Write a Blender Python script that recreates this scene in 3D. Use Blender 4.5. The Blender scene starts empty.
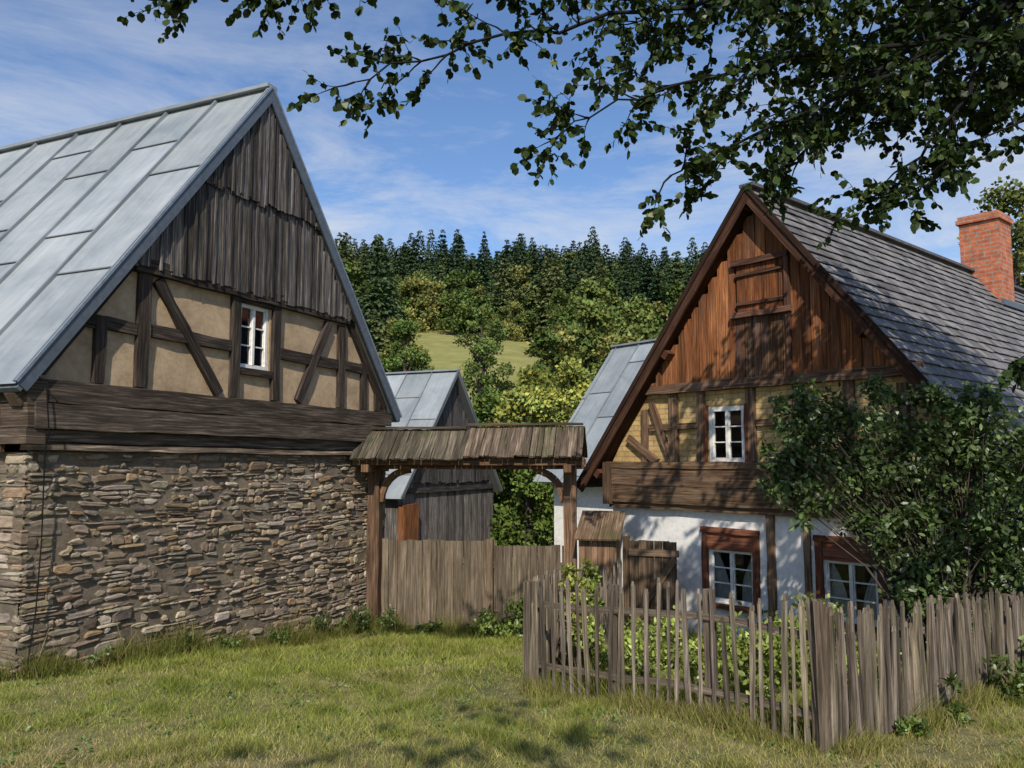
import bpy, math, random
import numpy as np
from mathutils import Vector, Matrix
random.seed(7); np.random.seed(7)
R=random.uniform
scene=bpy.context.scene
col_root=scene.collection

# ---------------------------------------------------------------- helpers
def link(o,parent=None):
    col_root.objects.link(o)
    if parent is not None: o.parent=parent
    return o
def group(name,loc=(0,0,0),rz=0.0):
    e=bpy.data.objects.new(name,None); e.empty_display_size=.3
    e.location=loc; e.rotation_euler=(0,0,rz)
    return link(e)

class MB:
    def __init__(s): s.V=[];s.F=[];s.C=[];s.UV=[];s.M=[]
    def poly(s,pts,col=(1,1,1),mat=0,uvs=None):
        b=len(s.V); s.V+= [tuple(p) for p in pts]
        s.F.append(list(range(b,b+len(pts)))); s.C.append(col); s.M.append(mat)
        s.UV.append(uvs if uvs else [(p[0],p[2]) for p in pts])
    def face(s,idx,col,mat,uvs):
        s.F.append(idx); s.C.append(col); s.M.append(mat); s.UV.append(uvs)
    def beam(s,p0,p1,w,t,n=(0,-1,0),col=(1,1,1),mat=0,segs=1,j=0.0,taper=1.0):
        p0=Vector(p0);p1=Vector(p1);n=Vector(n);d=p1-p0;L=d.length
        if L<1e-4:return
        d/=L; n=(n-d*n.dot(d)).normalized(); sd=d.cross(n)
        ou,ov=R(0,30),R(0,30); b=len(s.V)
        ring=[(1,1),(-1,1),(-1,-1),(1,-1)]
        vv=[0,w,w+t,2*w+t,2*w+2*t]
        for i in range(segs+1):
            k=i/segs; c=p0+d*L*k; sc=1+(taper-1)*k
            for (a,bb) in ring:
                q=c+sd*(a*w/2*sc)+n*(bb*t/2*sc)
                if j: q=q+Vector((R(-j,j),R(-j,j),R(-j,j)))
                s.V.append(tuple(q))
        for i in range(segs):
            u0=ou+L*i/segs;u1=ou+L*(i+1)/segs
            for k in range(4):
                a=b+i*4+k; c2=b+i*4+(k+1)%4
                s.face([a,c2,c2+4,a+4],col,mat,[(u0,ov+vv[k]),(u0,ov+vv[k+1]),(u1,ov+vv[k+1]),(u1,ov+vv[k])])
        e=[(ou,ov),(ou+.02,ov+w),(ou+.04,ov+w),(ou+.04,ov)]
        s.face([b+3,b+2,b+1,b],col,mat,e)
        b2=b+segs*4
        s.face([b2,b2+1,b2+2,b2+3],col,mat,e)
    def box(s,x0,x1,y0,y1,z0,z1,col=(1,1,1),mat=0,j=0):
        s.beam(((x0+x1)/2,(y0+y1)/2,z0),((x0+x1)/2,(y0+y1)/2,z1),x1-x0,y1-y0,(0,-1,0),col,mat,1,j)
    def obj(s,name,mats,parent=None,smooth=False):
        me=bpy.data.meshes.new(name); me.from_pydata(s.V,[],s.F)
        for m in mats: me.materials.append(m)
        me.polygons.foreach_set('material_index',s.M)
        ca=me.color_attributes.new('Col','FLOAT_COLOR','CORNER')
        cols=[];uv=[]
        for f,c,u in zip(s.F,s.C,s.UV):
            for i in range(len(f)):
                cols+= [c[0],c[1],c[2],1.0]; uv+=[u[i][0],u[i][1]]
        ca.data.foreach_set('color',cols)
        ul=me.uv_layers.new(name='UVMap'); ul.data.foreach_set('uv',uv)
        me.update()
        return link(bpy.data.objects.new(name,me),parent)

def np_mesh(name,verts,k,cols,mat):
    n=len(verts)//k
    me=bpy.data.meshes.new(name)
    me.from_pydata(verts.tolist(),[],np.arange(n*k).reshape(-1,k).tolist())
    ca=me.color_attributes.new('Col','FLOAT_COLOR','POINT')
    c=np.ones((n*k,4)); c[:,:3]=np.repeat(cols,k,axis=0)
    ca.data.foreach_set('color',c.ravel().astype(np.float32))
    me.materials.append(mat); me.update()
    return me

def unit(a): return a/np.maximum(np.linalg.norm(a,axis=1,keepdims=True),1e-6)
def leaf_verts(P,D,L,W,round_=True,nbias=None):
    n=len(P); D=unit(D)
    rn=np.random.normal(size=(n,3))
    if nbias is not None: rn=rn+np.array(nbias)
    S=unit(np.cross(D,rn)); N=np.cross(S,D)
    L=np.broadcast_to(L,(n,))[:,None]; W=np.broadcast_to(W,(n,))[:,None]
    if round_:
        pts=[P, P+D*L*.3+S*W*.45+N*W*.1, P+D*L*.72+S*W*.42+N*W*.08, P+D*L, P+D*L*.72-S*W*.42+N*W*.08, P+D*L*.3-S*W*.45+N*W*.1]
    else:
        pts=[P, P+D*L*.45+S*W*.5, P+D*L, P+D*L*.45-S*W*.5]
    return np.stack(pts,1).reshape(-1,3), len(pts)

# ---------------------------------------------------------------- materials
def newmat(name):
    m=bpy.data.materials.new(name); m.use_nodes=True
    nt=m.node_tree; b=nt.nodes['Principled BSDF']
    return m,nt,b
def N(nt,t,**kw):
    n=nt.nodes.new(t)
    for k,v in kw.items(): setattr(n,k,v)
    return n
def ramp(nt,fac,stops):
    r=N(nt,'ShaderNodeValToRGB'); e=r.color_ramp.elements
    while len(e)<len(stops): e.new(.5)
    for el,(p,c) in zip(e,stops):
        el.position=p; el.color=(c[0],c[1],c[2],1) if not isinstance(c,float) else (c,c,c,1)
    nt.links.new(fac,r.inputs[0]); return r.outputs[0]
def noise(nt,vec,scale,detail=6,rough=.6,dist=0):
    n=N(nt,'ShaderNodeTexNoise'); n.inputs['Scale'].default_value=scale
    n.inputs['Detail'].default_value=detail; n.inputs['Roughness'].default_value=rough; n.inputs['Distortion'].default_value=dist
    if vec is not None: nt.links.new(vec,n.inputs['Vector'])
    return n.outputs['Fac']
def mapping(nt,vec,scale):
    m=N(nt,'ShaderNodeMapping'); m.inputs['Scale'].default_value=scale; nt.links.new(vec,m.inputs['Vector']); return m.outputs[0]
def mix(nt,a,b,fac,mode='MIX'):
    m=N(nt,'ShaderNodeMix',data_type='RGBA',blend_type=mode)
    def put(s,v):
        if isinstance(v,bpy.types.NodeSocket): nt.links.new(v,s)
        elif isinstance(v,(int,float)): s.default_value=v
        else: s.default_value=(v[0],v[1],v[2],1)
    put(m.inputs[0],fac); put(m.inputs[6],a); put(m.inputs[7],b)
    return m.outputs[2]
def bump(nt,h,b,strength,dist=.01):
    n=N(nt,'ShaderNodeBump'); n.inputs['Strength'].default_value=strength; n.inputs['Distance'].default_value=dist
    nt.links.new(h,n.inputs['Height']); nt.links.new(n.outputs[0],b.inputs['Normal'])
def vcol(nt): return N(nt,'ShaderNodeAttribute',attribute_name='Col').outputs['Color']

def wood(name,dark,mid,light,rough=.88,across=38,moss=None,bs=.6,grey=None):
    m,nt,b=newmat(name)
    uv=N(nt,'ShaderNodeTexCoord').outputs['UV']; ob=N(nt,'ShaderNodeTexCoord').outputs['Object']
    g=noise(nt,mapping(nt,uv,(1.6,across,1)),1.0,9,.72,.35)
    c=ramp(nt,g,[(.3,dark),(.5,mid),(.7,light)])
    st=noise(nt,mapping(nt,uv,(.9,6,1)),1.2,5,.65)
    c=mix(nt,c,ramp(nt,st,[(.35,(.42,.4,.39)),(.6,(1.05,1.05,1.05))]),.7,'MULTIPLY')
    if grey:
        gg=noise(nt,mapping(nt,uv,(.7,9,1)),1.5,6,.7)
        c=mix(nt,c,grey,ramp(nt,gg,[(.5,(0,0,0)),(.68,(.7,.7,.7))]))
    if moss:
        mm=noise(nt,ob,1.3,5,.7)
        c=mix(nt,c,moss,ramp(nt,mm,[(.5,(0,0,0)),(.66,(.85,.85,.85))]))
    c=mix(nt,c,vcol(nt),1.0,'MULTIPLY')
    nt.links.new(c,b.inputs['Base Color']); b.inputs['Roughness'].default_value=rough
    b.inputs['Specular IOR Level'].default_value=.15
    bump(nt,g,b,bs,.012); return m

M_barnplank=wood('weathered_planks',(.025,.023,.022),(.1,.09,.083),(.38,.345,.32),across=44)
M_timber=wood('dark_timber',(.013,.01,.009),(.045,.036,.03),(.15,.12,.098),across=38)
M_sill=wood('grey_log',(.02,.016,.013),(.085,.067,.053),(.3,.24,.19),across=40)
M_orange=wood('sun_tanned_boards',(.035,.014,.008),(.23,.084,.032),(.5,.22,.085),across=40,grey=(.17,.125,.095))
M_hbeam=wood('brown_log',(.03,.018,.012),(.13,.08,.05),(.34,.225,.145),across=36,grey=(.2,.155,.12))
M_verge=wood('dark_verge',(.018,.01,.009),(.055,.029,.02),(.13,.07,.05))
M_fence=wood('fence_wood',(.05,.042,.035),(.18,.15,.12),(.42,.365,.3),across=44)
M_board=wood('board_wood',(.05,.04,.03),(.17,.135,.1),(.35,.29,.22),across=38)
M_shingle=wood('roof_boards',(.03,.024,.019),(.11,.085,.068),(.29,.235,.19),across=30,moss=(.06,.07,.032))
M_redframe=wood('red_frame',(.06,.024,.015),(.17,.065,.038),(.3,.14,.085),across=34)

def stonemat():
    m,nt,b=newmat('schist_stone'); ob=N(nt,'ShaderNodeTexCoord').outputs['Object']
    n1=noise(nt,mapping(nt,ob,(1,1,2.2)),11,9,.75)
    c=mix(nt,vcol(nt),ramp(nt,n1,[(.3,(.45,.42,.4)),(.5,(1,1,1)),(.72,(1.55,1.45,1.3))]),1.0,'MULTIPLY')
    n2=noise(nt,ob,2.6,5,.65)
    c=mix(nt,c,(.36,.23,.125),ramp(nt,n2,[(.45,(0,0,0)),(.72,(.55,.55,.55))]))
    n3=noise(nt,ob,5.5,7,.7)
    c=mix(nt,c,(.45,.42,.37),ramp(nt,n3,[(.6,(0,0,0)),(.68,(.5,.5,.5))]))
    nt.links.new(c,b.inputs['Base Color']); b.inputs['Roughness'].default_value=.93; b.inputs['Specular IOR Level'].default_value=.2
    bump(nt,noise(nt,mapping(nt,ob,(1,1,2.2)),26,9,.8),b,1.0,.025); return m
M_stone=stonemat()
def plaster(name,c1,c2,c3,scale=1.6,bs=.5,bd=.012):
    m,nt,b=newmat(name); ob=N(nt,'ShaderNodeTexCoord').outputs['Object']
    n1=noise(nt,ob,scale,8,.7,.4); c=ramp(nt,n1,[(.3,c1),(.5,c2),(.7,c3)])
    n2=noise(nt,ob,14,6,.7); c=mix(nt,c,ramp(nt,n2,[(.3,(.7,.68,.66)),(.55,(1,1,1))]),.7,'MULTIPLY')
    nt.links.new(c,b.inputs['Base Color']); b.inputs['Roughness'].default_value=.95
    bump(nt,noise(nt,ob,30,8,.8),b,bs,bd); return m
M_mortar=plaster('mortar',(.11,.088,.062),(.2,.16,.115),(.3,.245,.18),3,1.0,.04)
M_clay=plaster('clay_plaster',(.28,.2,.125),(.44,.32,.2),(.54,.41,.27),2.2,.7)
M_white=plaster('limewash',(.6,.59,.57),(.8,.79,.77),(.85,.84,.82),1.2,.35)
M_roomdark=plaster('interior_dark',(.02,.02,.02),(.03,.03,.03),(.04,.04,.04))  # near-black colour paints in the darkness of the unlit room behind the windows
def ybrick():
    m,nt,b=newmat('yellow_brick'); ob=N(nt,'ShaderNodeTexCoord').outputs['Object']
    sep=N(nt,'ShaderNodeSeparateXYZ'); nt.links.new(ob,sep.inputs[0])
    cb=N(nt,'ShaderNodeCombineXYZ'); nt.links.new(sep.outputs[0],cb.inputs[0]); nt.links.new(sep.outputs[2],cb.inputs[1])
    wob=N(nt,'ShaderNodeTexNoise'); wob.inputs['Scale'].default_value=6; nt.links.new(ob,wob.inputs['Vector'])
    va=N(nt,'ShaderNodeVectorMath',operation='MULTIPLY_ADD'); nt.links.new(wob.outputs['Color'],va.inputs[0]); va.inputs[1].default_value=(.05,.04,0); nt.links.new(cb.outputs[0],va.inputs[2])
    br=N(nt,'ShaderNodeTexBrick'); nt.links.new(va.outputs[0],br.inputs['Vector'])
    br.inputs['Scale'].default_value=1; br.inputs['Brick Width'].default_value=.27; br.inputs['Row Height'].default_value=.085
    br.inputs['Mortar Size'].default_value=.009; br.inputs['Color1'].default_value=(.48,.32,.12,1); br.inputs['Color2'].default_value=(.58,.42,.19,1); br.inputs['Mortar'].default_value=(.32,.23,.12,1)
    c=mix(nt,br.outputs['Color'],ramp(nt,noise(nt,ob,5,7,.7),[(.3,(.5,.46,.42)),(.6,(1.05,1.05,1.05))]),1,'MULTIPLY')
    nt.links.new(c,b.inputs['Base Color']); b.inputs['Roughness'].default_value=.95
    bump(nt,br.outputs['Fac'],b,-.6,.012); return m
M_ybrick=ybrick()
def metal(name,base):
    m,nt,b=newmat(name); ob=N(nt,'ShaderNodeTexCoord').outputs['Object']
    n1=noise(nt,ob,1.3,7,.7,.5)
    c=mix(nt,vcol(nt),ramp(nt,n1,[(.3,(.68,.72,.76)),(.65,(1.08,1.08,1.08))]),1,'MULTIPLY')
    uv=N(nt,'ShaderNodeTexCoord').outputs['UV']
    c=mix(nt,c,ramp(nt,noise(nt,mapping(nt,uv,(.6,9,1)),1,5,.6),[(.35,(.75,.78,.8)),(.6,(1,1,1))]),.6,'MULTIPLY')
    c=mix(nt,c,base,1,'MULTIPLY')
    nt.links.new(c,b.inputs['Base Color']); b.inputs['Metallic'].default_value=.2
    b.inputs['Roughness'].default_value=.55
    bump(nt,noise(nt,ob,2.2,3,.5),b,.25,.03); return m
M_metal=metal('sheet_metal',(.35,.37,.375))
def simple(name,c,rough=.7,metal_=0,nz=.3,scale=12):
    m,nt,b=newmat(name); ob=N(nt,'ShaderNodeTexCoord').outputs['Object']
    n1=noise(nt,ob,scale,6,.7)
    cc=mix(nt,c,ramp(nt,n1,[(.3,(1-nz,)*3),(.65,(1+nz*.4,)*3)]),1,'MULTIPLY')
    cc=mix(nt,cc,vcol(nt),1,'MULTIPLY')
    nt.links.new(cc,b.inputs['Base Color']); b.inputs['Roughness'].default_value=rough; b.inputs['Metallic'].default_value=metal_
    bump(nt,n1,b,.3,.008)
    return m
M_trim=simple('grey_trim',(.09,.11,.14),.5)
M_slate=simple('slate',(.15,.146,.148),.8,0,.5,5)
M_whitewood=simple('white_paint',(.74,.73,.7),.5,0,.25)
M_curtain=simple('curtain',(.7,.69,.66),.9)
def redbrick():
    m,nt,b=newmat('red_brick'); ob=N(nt,'ShaderNodeTexCoord').outputs['Object']
    sep=N(nt,'ShaderNodeSeparateXYZ'); nt.links.new(ob,sep.inputs[0])
    ad=N(nt,'ShaderNodeMath'); nt.links.new(sep.outputs[0],ad.inputs[0]); nt.links.new(sep.outputs[1],ad.inputs[1])
    cb=N(nt,'ShaderNodeCombineXYZ'); nt.links.new(ad.outputs[0],cb.inputs[0]); nt.links.new(sep.outputs[2],cb.inputs[1])
    br=N(nt,'ShaderNodeTexBrick'); nt.links.new(cb.outputs[0],br.inputs['Vector'])
    br.inputs['Scale'].default_value=1; br.inputs['Brick Width'].default_value=.26; br.inputs['Row Height'].default_value=.09
    br.inputs['Mortar Size'].default_value=.01; br.inputs['Color1'].default_value=(.36,.09,.04,1); br.inputs['Color2'].default_value=(.5,.15,.065,1); br.inputs['Mortar'].default_value=(.3,.24,.19,1)
    c=mix(nt,br.outputs['Color'],ramp(nt,noise(nt,ob,7,6,.7),[(.3,(.5,.5,.5)),(.6,(1.1,1.1,1.1))]),1,'MULTIPLY')
    nt.links.new(c,b.inputs['Base Color']); b.inputs['Roughness'].default_value=.9
    bump(nt,br.outputs['Fac'],b,-.6,.01); return m
M_brick=redbrick()
def glass():
    m=bpy.data.materials.new('window_glass'); m.use_nodes=True; nt=m.node_tree; nt.nodes.clear()
    o=N(nt,'ShaderNodeOutputMaterial'); t=N(nt,'ShaderNodeBsdfTransparent'); t.inputs[0].default_value=(.75,.8,.8,1)
    g=N(nt,'ShaderNodeBsdfGlossy'); g.inputs['Roughness'].default_value=.04
    f=N(nt,'ShaderNodeFresnel'); f.inputs[0].default_value=1.8
    mx=N(nt,'ShaderNodeMixShader'); nt.links.new(f.outputs[0],mx.inputs[0]); nt.links.new(t.outputs[0],mx.inputs[1]); nt.links.new(g.outputs[0],mx.inputs[2]); nt.links.new(mx.outputs[0],o.inputs[0])
    return m
M_glass=glass()
def leafmat(name,trans=.3,gl=.05):
    m=bpy.data.materials.new(name); m.use_nodes=True; nt=m.node_tree; nt.nodes.clear()
    o=N(nt,'ShaderNodeOutputMaterial'); d=N(nt,'ShaderNodeBsdfDiffuse'); c=vcol(nt); nt.links.new(c,d.inputs[0])
    t=N(nt,'ShaderNodeBsdfTranslucent'); c2=mix(nt,c,(1.3,1.5,.5),1,'MULTIPLY'); nt.links.new(c2,t.inputs[0])
    mx=N(nt,'ShaderNodeMixShader'); mx.inputs[0].default_value=trans
    nt.links.new(d.outputs[0],mx.inputs[1]); nt.links.new(t.outputs[0],mx.inputs[2]); last=mx.outputs[0]
    if gl>0:
        g=N(nt,'ShaderNodeBsdfGlossy'); g.inputs['Roughness'].default_value=.4
        m2=N(nt,'ShaderNodeMixShader'); m2.inputs[0].default_value=gl
        nt.links.new(last,m2.inputs[1]); nt.links.new(g.outputs[0],m2.inputs[2]); last=m2.outputs[0]
    nt.links.new(last,o.inputs[0]); return m
def diffmat(name):
    m=bpy.data.materials.new(name); m.use_nodes=True; nt=m.node_tree; nt.nodes.clear()
    o=N(nt,'ShaderNodeOutputMaterial'); d=N(nt,'ShaderNodeBsdfDiffuse'); nt.links.new(vcol(nt),d.inputs[0]); nt.links.new(d.outputs[0],o.inputs[0]); return m
M_leaf=leafmat('leaf',.25,.04); M_grass=leafmat('grass_blade',.28,0); M_far=diffmat('distant_foliage')
M_bark=simple('bark',(.07,.055,.042),.95,0,.5,14)

# ---------------------------------------------------------------- terrain
YP=[-80,0,8.36,14.5,25,50,110,230,300,700]
ZP=[.5,.36,0,-.77,-1.1,-1.,15.8,49.4,58,60]
def gh(x,y):
    z=np.interp(y,YP,ZP)
    k=np.clip((np.asarray(y)-45)/40,0,1)
    z=z*(1-k*np.clip(np.asarray(x),-150,150)*.001)+k*(1.6*np.sin(np.asarray(x)*.045+1)+1.2*np.sin(np.asarray(x)*.11+np.asarray(y)*.03))
    z=z+(1-k)*.025*(np.sin(np.asarray(x)*1.7+np.asarray(y)*.9)+np.sin(np.asarray(y)*2.3-np.asarray(x)*.8))
    return z
def ground():
    xs=np.concatenate([np.linspace(-500,-40,14),np.linspace(-34,-12,8),np.linspace(-11,13,90),np.linspace(15,40,9),np.linspace(50,500,14)])
    ys=np.concatenate([np.linspace(-80,0,8),np.linspace(1,22,80),np.linspace(24,60,14),np.linspace(65,320,40),np.linspace(350,700,6)])
    X,Y=np.meshgrid(xs,ys); Z=gh(X,Y)
    V=np.stack([X.ravel(),Y.ravel(),Z.ravel()],1); nx=len(xs)
    F=[(j*nx+i,j*nx+i+1,(j+1)*nx+i+1,(j+1)*nx+i) for j in range(len(ys)-1) for i in range(nx-1)]
    me=bpy.data.meshes.new('ground'); me.from_pydata(V.tolist(),[],F)
    for p in me.polygons: p.use_smooth=True
    m,nt,b=newmat('meadow_ground'); ob=N(nt,'ShaderNodeTexCoord').outputs['Object']
    n1=noise(nt,ob,.7,8,.65,.3); n2=noise(nt,ob,9,8,.75)
    c=ramp(nt,n1,[(.35,(.1,.11,.032)),(.5,(.18,.165,.06)),(.68,(.25,.195,.1))])
    c=mix(nt,c,ramp(nt,n2,[(.3,(.35,.35,.35)),(.6,(1.2,1.2,1.2))]),1,'MULTIPLY')
    sep=N(nt,'ShaderNodeSeparateXYZ'); nt.links.new(ob,sep.inputs[0])
    far=N(nt,'ShaderNodeMapRange'); nt.links.new(sep.outputs[1],far.inputs[0]); far.inputs[1].default_value=40; far.inputs[2].default_value=60
    n3=noise(nt,ob,.25,8,.75)
    c=mix(nt,c,ramp(nt,n3,[(.35,(.15,.165,.04)),(.65,(.29,.26,.085))]),far.outputs[0])
    nt.links.new(c,b.inputs['Base Color']); b.inputs['Roughness'].default_value=1
    bump(nt,n2,b,.8,.05); me.materials.append(m)
    link(bpy.data.objects.new('ground',me))
ground()

# ---------------------------------------------------------------- building helpers
def wall(mb,xl,xr,z0,z1,holes,y,depth,mat=0,extra=()):
    zs=sorted(set([z0,z1]+[v for h in holes for v in (h[2],h[3])]+list(extra)))
    zs=[z for z in zs if z0<=z<=z1]
    for a,b in zip(zs[:-1],zs[1:]):
        hs=sorted([h for h in holes if h[2]<=a+1e-6 and h[3]>=b-1e-6])
        L=[(xl(a),xl(b))]+[v for h in hs for v in ((h[0],h[0]),(h[1],h[1]))]+[(xr(a),xr(b))]
        for i in range(0,len(L),2):
            (x0a,x0b),(x1a,x1b)=L[i],L[i+1]
            mb.poly([(x0a,y,a),(x1a,y,a),(x1b,y,b),(x0b,y,b)],mat=mat)
    for (x0,x1,a,b) in holes:
        e=y+depth
        mb.poly([(x0,y,a),(x0,e,a),(x0,e,b),(x0,y,b)],mat=mat); mb.poly([(x1,y,a),(x1,y,b),(x1,e,b),(x1,e,a)],mat=mat)
        mb.poly([(x0,y,a),(x1,y,a),(x1,e,a),(x0,e,a)],mat=mat); mb.poly([(x0,y,b),(x0,e,b),(x1,e,b),(x1,y,b)],mat=mat)

def window(parent,x0,x1,z0,z1,y,rows=3,fr=.045,curt=.3,mats=None,mull=.05):
    mb=MB()
    yy=y+.045
    cx=(x0+x1)/2
    for a in (x0+fr/2,x1-fr/2): mb.beam((a,yy,z0),(a,yy,z1),fr,.06,j=.001)
    for a in (z0+fr/2,z1-fr/2): mb.beam((x0+fr,yy-.002,a),(x1-fr,yy-.002,a),fr,.06,j=.001)
    mb.beam((cx,yy-.008,z0+fr),(cx,yy-.008,z1-fr),mull,.055,j=.001)
    for s,(a,b) in enumerate(((x0+fr,cx-mull/2),(cx+mull/2,x1-fr))):
        for i in range(1,rows):
            z=z0+fr+(z1-z0-2*fr)*i/rows
            mb.beam((a,yy,z),(b,yy,z),.018,.03)
        mb.beam((a+.008,yy+.004,z0+fr),(a+.008,yy+.004,z1-fr),.016,.035)
        mb.beam((b-.008,yy+.004,z0+fr),(b-.008,yy+.004,z1-fr),.016,.035)
    t1,t2=R(-.006,.006),R(-.006,.006)
    mb.poly([(x0+.02,yy+.01+t1,z0),(cx,yy+.01,z0),(cx,yy+.01+t2,z1),(x0+.02,yy+.01,z1)],mat=1)
    mb.poly([(cx,yy+.01,z0),(x1-.02,yy+.01+t2,z0),(x1-.02,yy+.01,z1),(cx,yy+.01+t1,z1)],mat=1)
    W=(x1-x0)
    for sgn in (-1,1):
        n=14; zz=np.linspace(z1-.03,z0+.03,9)
        def edge(t):
            return W*(.5-curt*(.35+.9*math.sin(min(1,t*1.2)*math.pi/2)))
        for k in range(8):
            ta,tb=k/8,(k+1)/8
            for i in range(n):
                def pt(i,t,z):
                    xi=edge(t)+(W*.5-edge(t))*i/n
                    return (cx+sgn*xi, yy+.07+.014*math.sin(i*2.1+sgn), z)
                mb.poly([pt(i,ta,zz[k]),pt(i+1,ta,zz[k]),pt(i+1,tb,zz[k+1]),pt(i,tb,zz[k+1])],mat=2)
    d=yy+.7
    mb.poly([(x0-.3,d,z0-.3),(x1+.3,d,z0-.3),(x1+.3,d,z1+.3),(x0-.3,d,z1+.3)],mat=3)  # dark sheet standing in for room shade behind glass and curtains
    return mb.obj('window',[M_whitewood,M_glass,M_curtain,M_roomdark],parent)

def stone_face(mb,x0,x1,z0,z1,P):
    pal=[(.3,.25,.195),(.36,.3,.215),(.17,.148,.13),(.46,.405,.33),(.24,.2,.165),(.32,.275,.225),(.21,.17,.135),(.4,.345,.28),(.34,.245,.16)]
    def w(x,z): return .02*math.sin(x*.9+z*1.1)+.012*math.sin(x*2.3-z*3.1)+.008*math.sin(x*5.1+z*4)
    j=lambda s:R(-s,s)
    xs=[x0]
    while xs[-1]<x1-.7: xs.append(xs[-1]+R(.3,.75))
    xs.append(x1)
    for si in range(len(xs)-1):
        z=z0+R(-.06,0)
        while z<z1-.015:
            h=random.choice([R(.022,.04),R(.03,.06),R(.05,.08),R(.06,.125)])
            if z+h>z1: h=z1-z
            xa=xs[si]+(R(-.16,.16) if si else 0); xb=xs[si+1]+(R(-.16,.16) if si<len(xs)-2 else 0)
            x=xa
            while x<xb-.03:
                L=R(.06,.18) if random.random()<.45 else R(.18,.44)
                L=max(L,h*1.1)
                if xb-(x+L)<.08: L=xb-x
                a=x;b=x+L;x+=L
                if random.random()<.03: continue
                d=max(.008,random.gauss(.03,.012))
                c=random.choice(pal); k=R(.6,1.3); c=(c[0]*k,c[1]*k*R(.95,1.03),c[2]*k*R(.9,1.06))
                g=R(.003,.012)
                za,zb=z+g/2,z+h*R(.85,1.08)-g/2
                H=max(.012,zb-za); zb=za+H; cut=min(L*.35,.06)
                wedge=j(.25)*H
                q=[(a+g/2+R(0,cut),za+j(.005)),(b-g/2-R(0,cut),za+j(.008)+wedge*.5),(b-g/2,za+H*R(.2,.5)),(b-g/2-j(.008),za+H*R(.55,.85)),(b-g/2-R(0,cut),zb+j(.006)-wedge*.5),((a+b)/2+j(L*.2),zb+j(.009)),(a+g/2+R(0,cut),zb+j(.006)),(a+g/2,za+H*R(.3,.7))]
                cxm=(a+b)/2; czm=(za+zb)/2; m=len(q); bi=len(mb.V)
                tiltx=j(.04);tiltz=j(.15); rot=j(.05)
                for ring in range(3):
                    for (px,pz) in q:
                        pz=pz+(px-cxm)*rot
                        o=w(px,pz)*max(0,min(1,(z1-pz)/.25))
                        if ring==0: y=-.04
                        elif ring==1: y=d-.014+j(.003)
                        else:
                            ins=.013; px=px+(ins if px<cxm else -ins)*R(.5,1.3); pz=pz+(min(ins,H*.22) if pz<czm else -min(ins,H*.22))
                            y=d+(px-cxm)*tiltx+(pz-czm)*tiltz+j(.005)
                        mb.V.append(tuple(P(px,y,pz+o)))
                for r in (0,m):
                    for k2 in range(m):
                        mb.face([bi+r+k2,bi+r+(k2+1)%m,bi+r+m+(k2+1)%m,bi+r+m+k2],c,0,[(0,0)]*4)
                mb.face([bi+2*m+i for i in range(m)],c,0,[(0,0)]*m)
            z+=h+.003

def slope_frame(cx,zr,sgn,th):
    c,s=math.cos(th),math.sin(th)
    def P(d,y,up=0.0): return Vector((cx+sgn*(d*c+up*s),y,zr-d*s+up*c))
    return P,Vector((sgn*s,0,c))

def metal_roof(parent,name,cx,zr,half,rise,y0,y1,pitch=1.0,cols=None):
    th=math.atan2(rise,half); L=math.hypot(rise,half); mb=MB()
    for sgn in (-1,1):
        P,n=slope_frame(cx,zr,sgn,th)
        mb.beam(P(0.02,(y0+y1)/2,-.05),P(L,(y0+y1)/2,-.05),y1-y0-.02,.07,n,(.5,.5,.5))
        y=y0;i=0
        while y<y1-.05:
            yb=min(y+pitch,y1); d=0.0; off=[0,.9,.45,1.3,.2][i%5]; first=True
            while d<L-.01:
                ln=(2.0-off if first else 2.0)+R(-.1,.1); first=False
                e=min(d+ln,L+.03); k=R(.8,1.12); c=(k*R(.97,1.0),k,k*R(1,1.03))
                mb.beam(P(d,(y+yb)/2,.0),P(e+.02,(y+yb)/2,.014),yb-y-.006,.008,n,c)
                if e<L: mb.beam(P(e+.02,y+.01,.022),P(e+.02,yb-.01,.022),.02,.008,n,(.5,.52,.55))
                d=e
            mb.beam(P(0,y+.006,.028),P(L+.02,y+.006,.028),.022,.045,n,(.65,.68,.72),segs=6,j=.004)
            y=yb;i+=1
    mb.beam((cx,y0-.01,zr+.03),(cx,y1,zr+.03),.2,.05,(0,0,1),(.8,.82,.85))
    return mb.obj(name,[M_metal],parent)

# ================================================================ STONE BARN
barn=group('stone_barn',(-4.92,8.36,0),math.radians(65.64))
BC,BZ,BH,BR=3.25,7.4,3.5,4.5
sl=BR/BH
def bxl(z): return max(0.0,BC-(BZ-.1-z)/sl)
def bxr(z): return min(6.57,BC+(BZ-.1-z)/sl)
mb=MB()
stone_face(mb,0,6.57,-1.2,2.2,lambda x,d,z:(x,-d,z))
stone_face(mb,-.03,7.0,-.5,2.2,lambda x,d,z:(-d,x,z))
mb.obj('stonework',[M_stone],barn)
mb=MB()
mb.poly([(0,-.012,-1.5),(6.57,-.012,-1.5),(6.57,-.012,2.2),(0,-.012,2.2)])
mb.poly([(-.012,0,-1.5),(-.012,14,-1.5),(-.012,14,2.2),(-.012,0,2.2)])
mb.poly([(0,.005,2.2),(6.57,.005,2.2),(6.57,.005,2.3),(0,.005,2.3)])
mb.poly([(6.57,0,-1.5),(6.57,14,-1.5),(6.57,14,2.9),(6.57,0,2.9)])
mb.poly([(0,14,-1.5),(6.57,14,-1.5),(6.57,14,3.0),(BC,14,BZ-.1),(0,14,3.0)])
mb.obj('mortar_core',[M_mortar],barn)
bw=(2.93,3.53,3.38,4.28)
mb=MB(); wall(mb,bxl,bxr,2.3,BZ-.12,[bw],.0,.16,0,[2.95,3.0,4.4,5.7])
mb.obj('plaster_infill',[M_clay],barn)
mb=MB()
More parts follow.
